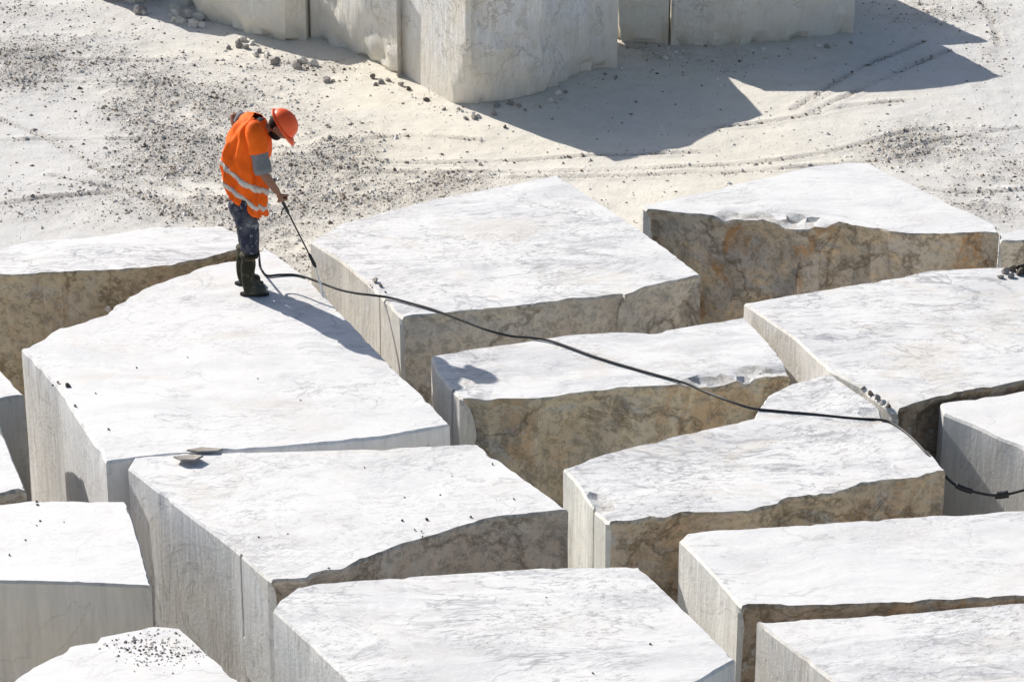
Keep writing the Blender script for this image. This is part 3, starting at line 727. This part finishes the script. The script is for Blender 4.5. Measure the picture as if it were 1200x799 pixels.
person = obj('person', None, loc=FOOT)
tag(person, 'worker in orange vest and orange helmet, stooping with a washing lance on the white block', 'person')
def part(name, me, mat, parent=person, smooth=True):
    me.materials.clear(); me.materials.append(mat); me.name = name
    me.polygons.foreach_set('material_index', [0] * len(me.polygons))
    if smooth: me.polygons.foreach_set('use_smooth', [True] * len(me.polygons))
    return obj(name, me, parent)

pelvis = J(289, 231, 0); waist = J(288, 208, 0); chest = J(297, 178, 0); upper = J(306, 158, 0); neckb = J(316, 153, 0); head = J(334, 152, 0)
rsh = J(308, 163, -.18); rel = J(317, 207, -.25); rwr = J(332, 229, -.13); rha = J(336, 237, -.10)
lsh = J(306, 154, .17); lel = J(277, 137, .27); lwr = J(287, 166, .13); lha = J(291, 175, .10)
rhip = pelvis + Vector((0, -.09, 0)); rkn = J(297, 284, -.10); ran = J(290, 333, -.09); 
lhip = pelvis + Vector((0, .09, 0)); lkn = J(291, 275, .12); lan = J(281, 323, .14)
body = skin_mesh([[(pelvis, .11), (waist, (.11, .13)), (chest, (.11, .15)), (upper, (.10, .13)), (neckb, .058), (head - Vector((.045, 0, .01)), .052)],
    [3, (rsh, .055), (rsh.lerp(rel, .5), .050), (rel, .042), (rel.lerp(rwr, .4), .041), (rwr, .028)],
    [3, (lsh, .055), (lsh.lerp(lel, .5), .048), (lel, .041), (lel.lerp(lwr, .4), .040), (lwr, .028)],
    [0, (rhip, .085), (rkn, .058), (rkn.lerp(ran, .4), .055), (ran, .038), (ran + Vector((.14, 0, -.04)), .035)],
    [0, (lhip, .085), (lkn, .058), (lkn.lerp(lan, .4), .055), (lan, .038), (lan + Vector((.14, 0, -.04)), .035)]], sub=2)
ha = R(58)
hup = Vector((math.sin(ha), -0.06, math.cos(ha))).normalized(); hfw = Vector((math.cos(ha), -0.12, -math.sin(ha))); hfw = (hfw - hup * hfw.dot(hup)).normalized(); hsd = hup.cross(hfw)
def headfn(p):
    q = p.copy()
    if q.z < 0: q.y *= 1 + 0.28 * q.z; q.x = q.x * (1 + 0.10 * q.z) + 0.10 * (-q.z)
    if q.x > 0.5:
        q.x += 0.24 * math.exp(-((q.y / .16) ** 2 + ((q.z + .12) / .20) ** 2))       # nose
        q.x += 0.08 * math.exp(-((q.y / .5) ** 2 + ((q.z - .25) / .10) ** 2))        # brow
        for sg in (-1, 1): q.x -= 0.14 * math.exp(-(((q.y - sg * .36) / .17) ** 2 + ((q.z - .07) / .11) ** 2))  # eye sockets
        q.x += 0.07 * math.exp(-((q.y / .25) ** 2 + ((q.z + .45) / .07) ** 2)) - 0.05 * math.exp(-((q.y / .25) ** 2 + ((q.z + .52) / .03) ** 2))
    return q
hm = ellip(head, (.095, .078, .120), hfw, hup, 40, 30, headfn)
ears = [ellip(head + hsd * sg * .080 - hfw * .005 - hup * .01, (.020, .010, .034), hfw, hup, 12, 10) for sg in (-1, 1)]
# hands: palm + four fingers + thumb
def hand(wr, direction, palmn, curl, sidev):
    """direction: wrist to knuckles; palmn: the side the fingers curl to; sidev: towards the thumb"""
    d = direction.normalized(); pn = (palmn - d * palmn.dot(d)).normalized(); sv = (sidev - d * sidev.dot(d)).normalized()
    ms = [skin_mesh([[(wr - d * .02, (.026, .026)), (wr + d * .02, (.030, .024)), (wr + d * .06, (.034, .020)), (wr + d * .085, (.032, .016))]], sub=1)]
    for i, (l, off) in enumerate([(.070, .030), (.080, .010), (.074, -.010), (.060, -.029)]):
        b = wr + d * .075 + sv * off; c = curl * (1 + .08 * i)
        pts = [(b - d * .02, .0105), (b, .0105)]; a = 0; p = b
        for seg, ln in enumerate((.45, .32, .23)):
            a += c * (0.8 if seg == 0 else 1.0); p = p + (d * math.cos(a) + pn * math.sin(a)) * l * ln; pts.append((p, .0095 - .0012 * seg))
        ms.append(skin_mesh([pts], sub=1))
    b = wr + d * .025 + sv * .030
    t1 = b + (sv * .6 + d * .6 + pn * .35).normalized() * .035; t2 = t1 + (d * .6 + pn * .8 - sv * .1).normalized() * .030; t3 = t2 + (d * .3 + pn * .9 - sv * .5).normalized() * .022
    ms.append(skin_mesh([[(b - sv * .018, .014), (b, .013), (t1, .0115), (t2, .0105), (t3, .009)]], sub=1))
    return ms
nozzle = J(371, 313, -.02); grip = J(337, 240, -.10)
ldir = (nozzle - grip).normalized()
rh = hand(rwr, (grip - rwr) + Vector((0.0, 0, -.02)), Vector((.3, 1, .1)), 1.05, Vector((.9, 0, .4)))
lh = hand(lwr, lha - lwr + Vector((.02, -.03, 0)), Vector((.6, -.6, 0)), .35, Vector((0, .4, .8)))
bodym = join_meshes([body, hm] + ears + rh + lh, voxel=0.0065)
part('body', bodym, M_skin)
# beard, brows and hair
part('beard', ellip(head + hfw * .030 - hup * .062, (.066, .066, .050), hfw, hup, 20, 14), M_hair)
part('hair', ellip(head - hfw * .014 + hup * .012, (.092, .082, .092), hfw, hup, 24, 16), M_hair)
# helmet
hc = head + hup * .040
def domefn(p):
    q = p.copy(); q.z = max(q.z, -0.02); 
    rdg = math.exp(-(q.y / .16) ** 2); q.z *= 1 + 0.05 * rdg
    return q
helm = part('helmet', ellip(hc, (.134, .112, .112), hfw, hup, 36, 24, domefn), M_helmet)
# brim: ring with a peak in front
v, f = [], []; n = 40
for k in range(n):
    a = 2 * math.pi * k / n; c_, s_ = math.cos(a), math.sin(a); pk = max(0, c_) ** 1.5
    for rad, zz in ((1.0, .004), (1.0, -.006), (1.13 + .34 * pk, -.016 - .012 * pk), (1.13 + .34 * pk, -.008 - .012 * pk)):
        p = hc + hfw * (.134 * rad * c_) + hsd * (.112 * min(rad, 1.16) * s_) + hup * zz; v.append(p)
for k in range(n):
    for q in range(4):
        a, b = k * 4 + q, k * 4 + (q + 1) % 4; c2, d_ = ((k + 1) % n) * 4 + (q + 1) % 4, ((k + 1) % n) * 4 + q; f.append((a, b, c2, d_))
part('brim', mesh('brim', v, f), M_helmet, helm)
def tube_mesh(pts, rad, seg=10, cap=True):
    v, f = [], []; n = len(pts); up = Vector((0, 0, 1)); last = None
    for i, p in enumerate(pts):
        t = (pts[min(i + 1, n - 1)] - pts[max(i - 1, 0)]).normalized()
        if last is None: a = t.cross(up if abs(t.z) < .9 else Vector((1, 0, 0))).normalized()
        else: a = (last - t * last.dot(t)).normalized()
        last = a; b = t.cross(a); rr_ = rad[i] if hasattr(rad, '__len__') else rad
        for k in range(seg):
            g = 2 * math.pi * k / seg; v.append(p + a * math.cos(g) * rr_ + b * math.sin(g) * rr_)
    for i in range(n - 1):
        for k in range(seg): f.append((i * seg + k, i * seg + (k + 1) % seg, (i + 1) * seg + (k + 1) % seg, (i + 1) * seg + k))
    if cap: f.append(tuple(range(seg))[::-1]); f.append(tuple((n - 1) * seg + k for k in range(seg)))
    return mesh('tube', v, f, smooth=True)
# vest: rings given by back point, front point and half width
RG = [((268,221),(313,254),.165),((266,209),(315,244),.17),((266,197),(316,231),.17),((268,186),(317,216),.175),((271,175),(320,200),.175),((276,163),(323,183),.185),((283,151),(324,166),.19),((291,143),(322,155),.170),((299,139.5),(319,148),.13),((304,139),(316,144.5),.075)]
def vest_ring(t, grow=0.0, n=56):
    k = min(len(RG) - 2, int(t)); u = t - k; u2 = u
    b = Vector(RG[k][0]).lerp(Vector(RG[k + 1][0]), u2); f_ = Vector(RG[k][1]).lerp(Vector(RG[k + 1][1]), u2); w_ = RG[k][2] * (1 - u2) + RG[k + 1][2] * u2
    pb, pf = J(b.x, b.y, 0), J(f_.x, f_.y, 0); c = (pb + pf) / 2; ax = (pf - pb) / 2; L_ = ax.length; ax.normalize()
    out = []
    for q in range(n):
        a = 2 * math.pi * q / n; ca, sa = math.cos(a), math.sin(a)
        ex = abs(ca) ** .85 * math.copysign(1, ca); ey = abs(sa) ** .85 * math.copysign(1, sa)
        fold = 0.020 * math.sin(a * 5 + t * .9) + 0.016 * math.sin(a * 9 - t * 1.3) + .010 * math.sin(a * 14 + t * 2.1) + .008 * math.sin(a * 3 + t * 2.5) + .03 * noise.noise(Vector((ca * 3 + t * .8, sa * 3 - t * .5, t * .9)))
        fold *= max(.25, 1 - t / 11)
        out.append(c + ax * ex * (L_ + grow + fold) + Vector((0, 1, 0)) * ey * (w_ + grow + fold))
    return out
def loft(rings, cap_top=False, thick=None):
    v = [p for r_ in rings for p in r_]; n = len(rings[0]); f = []
    for i in range(len(rings) - 1):
        for k in range(n): f.append((i * n + k, i * n + (k + 1) % n, (i + 1) * n + (k + 1) % n, (i + 1) * n + k))
    if cap_top: f.append(tuple((len(rings) - 1) * n + k for k in range(n)))
    return mesh('loft', v, f, smooth=True)
ts = np.linspace(0, 8.99, 40)
inner = [vest_ring(t, -.012) for t in (1.2, .6, 0.0)]
vest = part('vest', loft(inner + [vest_ring(t) for t in ts]), M_orange)
def band(t0, t1): return loft([vest_ring(t0, -.002), vest_ring(t0, .004), vest_ring((t0 + t1) / 2, .005), vest_ring(t1, .004), vest_ring(t1, -.002)])
part('reflective_strip', band(0.8, 1.3), M_strip, vest); part('reflective_strip', band(2.3, 2.8), M_strip, vest)
# shoulder strip running up the near side of the vest
def vstrip(a0, a1, t0, t1):
    v, f = [], []; T = np.linspace(t0, t1, 24)
    for t in T:
        rg = vest_ring(t, .005, 112); v += [rg[a0], rg[(a0 + a1) // 2], rg[a1]]
    for i in range(len(T) - 1):
        for k in range(2): f.append((i * 3 + k, i * 3 + k + 1, i * 3 + 4 + k, i * 3 + 3 + k))
    me = mesh('strip', v, f); o = obj('t', me); md = o.modifiers.new('s', 'SOLIDIFY'); md.thickness = .003; me2 = bake(o); bpy.data.objects.remove(o); return me2
part('armhole', ellip(J(311, 184, -.205), (.050, .022, .060), Vector((1, 0, 0)), Vector((0, 0, 1)), 20, 14), M_grey, vest)
# shirt sleeves, wider than the arm
def sleeve(a, b, r0, r1, name='sleeve'):
    pts = [a.lerp(b, t) for t in np.linspace(0, 1, 9)]
    rad = [r0 + (r1 - r0) * t + .004 * math.sin(t * 17) for t in np.linspace(0, 1, 9)]
    m1 = tube_mesh(pts, rad, 20); return part(name, m1, M_grey)
sleeve(rsh + Vector((0, 0, .01)), rsh.lerp(rel, 1.0), .070, .074)
fl = tube_mesh([rsh.lerp(rel, t) + Vector((0, 0, .012)) for t in (-.32, -.22, -.05, .15, .35, .50, .51)], [.02, .060, .080, .083, .084, .086, .074], 22)
part('shoulder_flap', fl, M_orange, vest)
fl = tube_mesh([lsh.lerp(lel, t) for t in (-.25, -.1, .1, .28, .29)], [.05, .075, .080, .080, .07], 22)
part('shoulder_flap', fl, M_orange, vest)
part('shirt_collar', ellip(J(309, 147.5, 0), (.055, .080, .030), neckb - upper + Vector((.05, 0, 0)), Vector((0, 0, 1)), 20, 12), M_black)
sleeve(lsh, lsh.lerp(lel, .80), .072, .064)
# trousers
tr = skin_mesh([[(pelvis + Vector((0, 0, .08)), (.145, .155)), (pelvis, (.15, .16)), ],
    [1, (rhip + Vector((.0, 0, -.12)), .112), (rkn.lerp(rhip, .35), .100), (rkn, .086), (rkn.lerp(ran, .35), .080)],
    [1, (lhip + Vector((-.01, 0, -.12)), .112), (lkn.lerp(lhip, .35), .100), (lkn, .086), (lkn.lerp(lan, .35), .080)]], sub=2)
tr = join_meshes([tr], voxel=.010)
for v_ in tr.vertices:
    q = v_.co; k = fbm((q.x, q.y, q.z * .8), 7, 3, 3) * .012; v_.co = q + v_.normal * k
part('trousers', tr, M_trou)
# boots
def boot(kn, an, name='boot'):
    top = kn.lerp(an, .30); gx = an.x; gz = 0.035
    heel = Vector((an.x - .035, an.y, gz + .01)); toe = Vector((an.x + .175, an.y - .03, gz + .006))
    me = skin_mesh([[(top, .075), (top.lerp(an, .5), .068), (an + Vector((.0, 0, .02)), .054), (Vector((an.x + .01, an.y, .06)), .052), (Vector((an.x + .08, an.y - .012, .05)), (.070, .066)), (toe + Vector((0, 0, .012)), (.064, .052))],
                    [3, (heel, .062)]], sub=2)
    me = join_meshes([me], voxel=.009)
    for v_ in me.vertices: v_.co.z = max(v_.co.z, .016)
    b = part(name, me, M_boot)
    # sole
    v, f = [], []; n = 28
    for z in (0.0, .022):
        for k in range(n):
            a = 2 * math.pi * k / n; x = an.x + .068 + .122 * math.cos(a); wd = .044 - .008 * math.cos(a + math.pi) * 0 + .006 * math.cos(a)
            v.append((x, an.y - .012 + wd * math.sin(a) * (1 - .12 * math.exp(-((math.cos(a) + .2) / .25) ** 2)), z))
    f = [tuple(range(n))[::-1], tuple(range(n, 2 * n))] + [(k, (k + 1) % n, n + (k + 1) % n, n + k) for k in range(n)]
    part('sole', mesh('sole', v, f), M_black, b, smooth=False)
    # folded cuff
    part('cuff', tube_mesh([top + Vector((0, 0, .012)), top, top - Vector((0, 0, .02))], [.079, .082, .078], 22), M_boot, b)
boot(rkn, ran); boot(lkn, lan)

# ------------------------------------------------------------------ washing lance
lance = obj('washing_lance', None, loc=FOOT)
tag(lance, 'thin black washing lance held down by the worker in his right hand', 'lance')
def lpart(name, me, mat, parent=lance):
    me.materials.clear(); me.materials.append(mat); me.name = name; return obj(name, me, parent)
rear = grip - ldir * .20
lpart('handle', tube_mesh([rear, rear + ldir * .02, grip - ldir * .05, grip + ldir * .08, grip + ldir * .10], [.008, .015, .013, .014, .009], 12), M_black)
lpart('tube', tube_mesh([grip + ldir * .09, nozzle - ldir * .13], .0065, 10), M_black)
lpart('nozzle', tube_mesh([nozzle - ldir * .14, nozzle - ldir * .12, nozzle - ldir * .06, nozzle - ldir * .03, nozzle], [.008, .014, .015, .017, .011], 12), M_black)
tg = grip + ldir * .03
lpart('trigger', tube_mesh([tg, tg + Vector((-.03, 0, -.045)), tg + Vector((-.035, 0, -.08))], [.007, .006, .005], 8), M_black)
# water jet: thin strands and drops
nw = N('water', 0.15, 0.5); nw.b.inputs['Transmission Weight'].default_value = 0.35; nw.b.inputs['IOR'].default_value = 1.33; nw.col((0.97, 0.98, 1.0))
jet = []
jd = (J(388, 378, -.08) - nozzle)
v, f = [], []
rj = random.Random(9)
bv, bf = octv, octf
for k in range(650):
    t = rj.random() ** .8; p = nozzle + jd * t + Vector((rj.gauss(0, 1), rj.gauss(0, 1), rj.gauss(0, 1))) * .020 * t
    sz = rj.uniform(.0012, .0028); b0 = len(v)
    dn = jd.normalized()
    for q in bv: v.append(p + (Vector(q) * sz) + dn * (Vector(q).dot(dn) * sz * 4))
    f += [tuple(b0 + i for i in q) for q in bf]
jm = mesh('water_spray', v, f, [nw.m]); jo = obj('water_spray', jm, loc=FOOT)
tag(jo, 'thin water spray coming out of the lance nozzle', 'water', kind='stuff')

# ------------------------------------------------------------------ hose
def catmull(P, k=10):
    o = []
    for i in range(len(P) - 1):
        p0, p1, p2, p3 = P[max(0, i - 1)], P[i], P[i + 1], P[min(len(P) - 1, i + 2)]
        for j in range(k):
            u = j / k; o.append(0.5 * ((2 * p1) + (-p0 + p2) * u + (2 * p0 - 5 * p1 + 4 * p2 - p3) * u * u + (-p0 + 3 * p1 - 3 * p2 + p3) * u ** 3))
    o.append(P[-1]); return o
hr = .0105; T = BH + hr + .004
hp = [FOOT + rear, FOOT + rear + Vector((-.01, .12, -.01)), FOOT + J(308, 226, .27), FOOT + J(298, 250, .30), FOOT + J(300, 280, .26), FOOT + J(303, 300, .16), FOOT + J(305, 311, .06),
      at(307, 317, T + .02), at(313, 323, T), at(328, 322, T), at(345, 322, T), at(358, 325, T), at(380, 333, T - .01), at(400, 340, T - .01), at(420, 344, T), at(437, 346, T + .006), at(457, 349, T + .004), at(480, 355, T), at(505, 362, T), at(522, 368, T - .0),
      at(548, 378, T - .01), at(575, 388, T - .02), at(600, 394, T - .050), at(625, 396, T - .050), at(650, 401, T - .050), at(700, 419, T - .050), at(750, 434, T - .050), at(800, 448, T - .050), at(822, 457, T - .050), at(850, 468, T - .02), at(880, 478, T - .024), at(905, 481, T - .027), at(950, 485, T - .027), at(1000, 490, T - .027), at(1033, 492, T - .026), at(1048, 497, T - .026), at(1068, 512, T - .027),
      at(1085, 530, T - .03), at(1103, 552, T - .10), at(1114, 564, T - .16), at(1128, 572, T - .20), at(1150, 578, T - .24), at(1172, 580, T - .24), at(1200, 574, T - .2), at(1240, 560, T - .1)]
HP = catmull(hp, 8)
c0 = HP[0].copy()
hm_ = tube_mesh([p - c0 for p in HP], hr, 8); hm_.materials.append(M_black)
hose = obj('hose', hm_, loc=c0); tag(hose, 'long black water hose running from the worker across the blocks', 'hose')
def coupling(i0, i1, r_):
    pts = [p - c0 for p in HP[i0:i1]]; me = tube_mesh(pts, r_, 12); me.materials.append(M_black); obj('coupling', me, hose)
def near(px, py):
    best = None
    for i, p in enumerate(HP):
        q = to_px(p.x, p.y, p.z); d = (q[0] - px) ** 2 + (q[1] - py) ** 2
        if best is None or d < best[0]: best = (d, i)
    return best[1]
i = near(1128, 572); coupling(i - 4, i + 5, .021); i = near(1172, 580); coupling(i - 2, i + 4, .028)
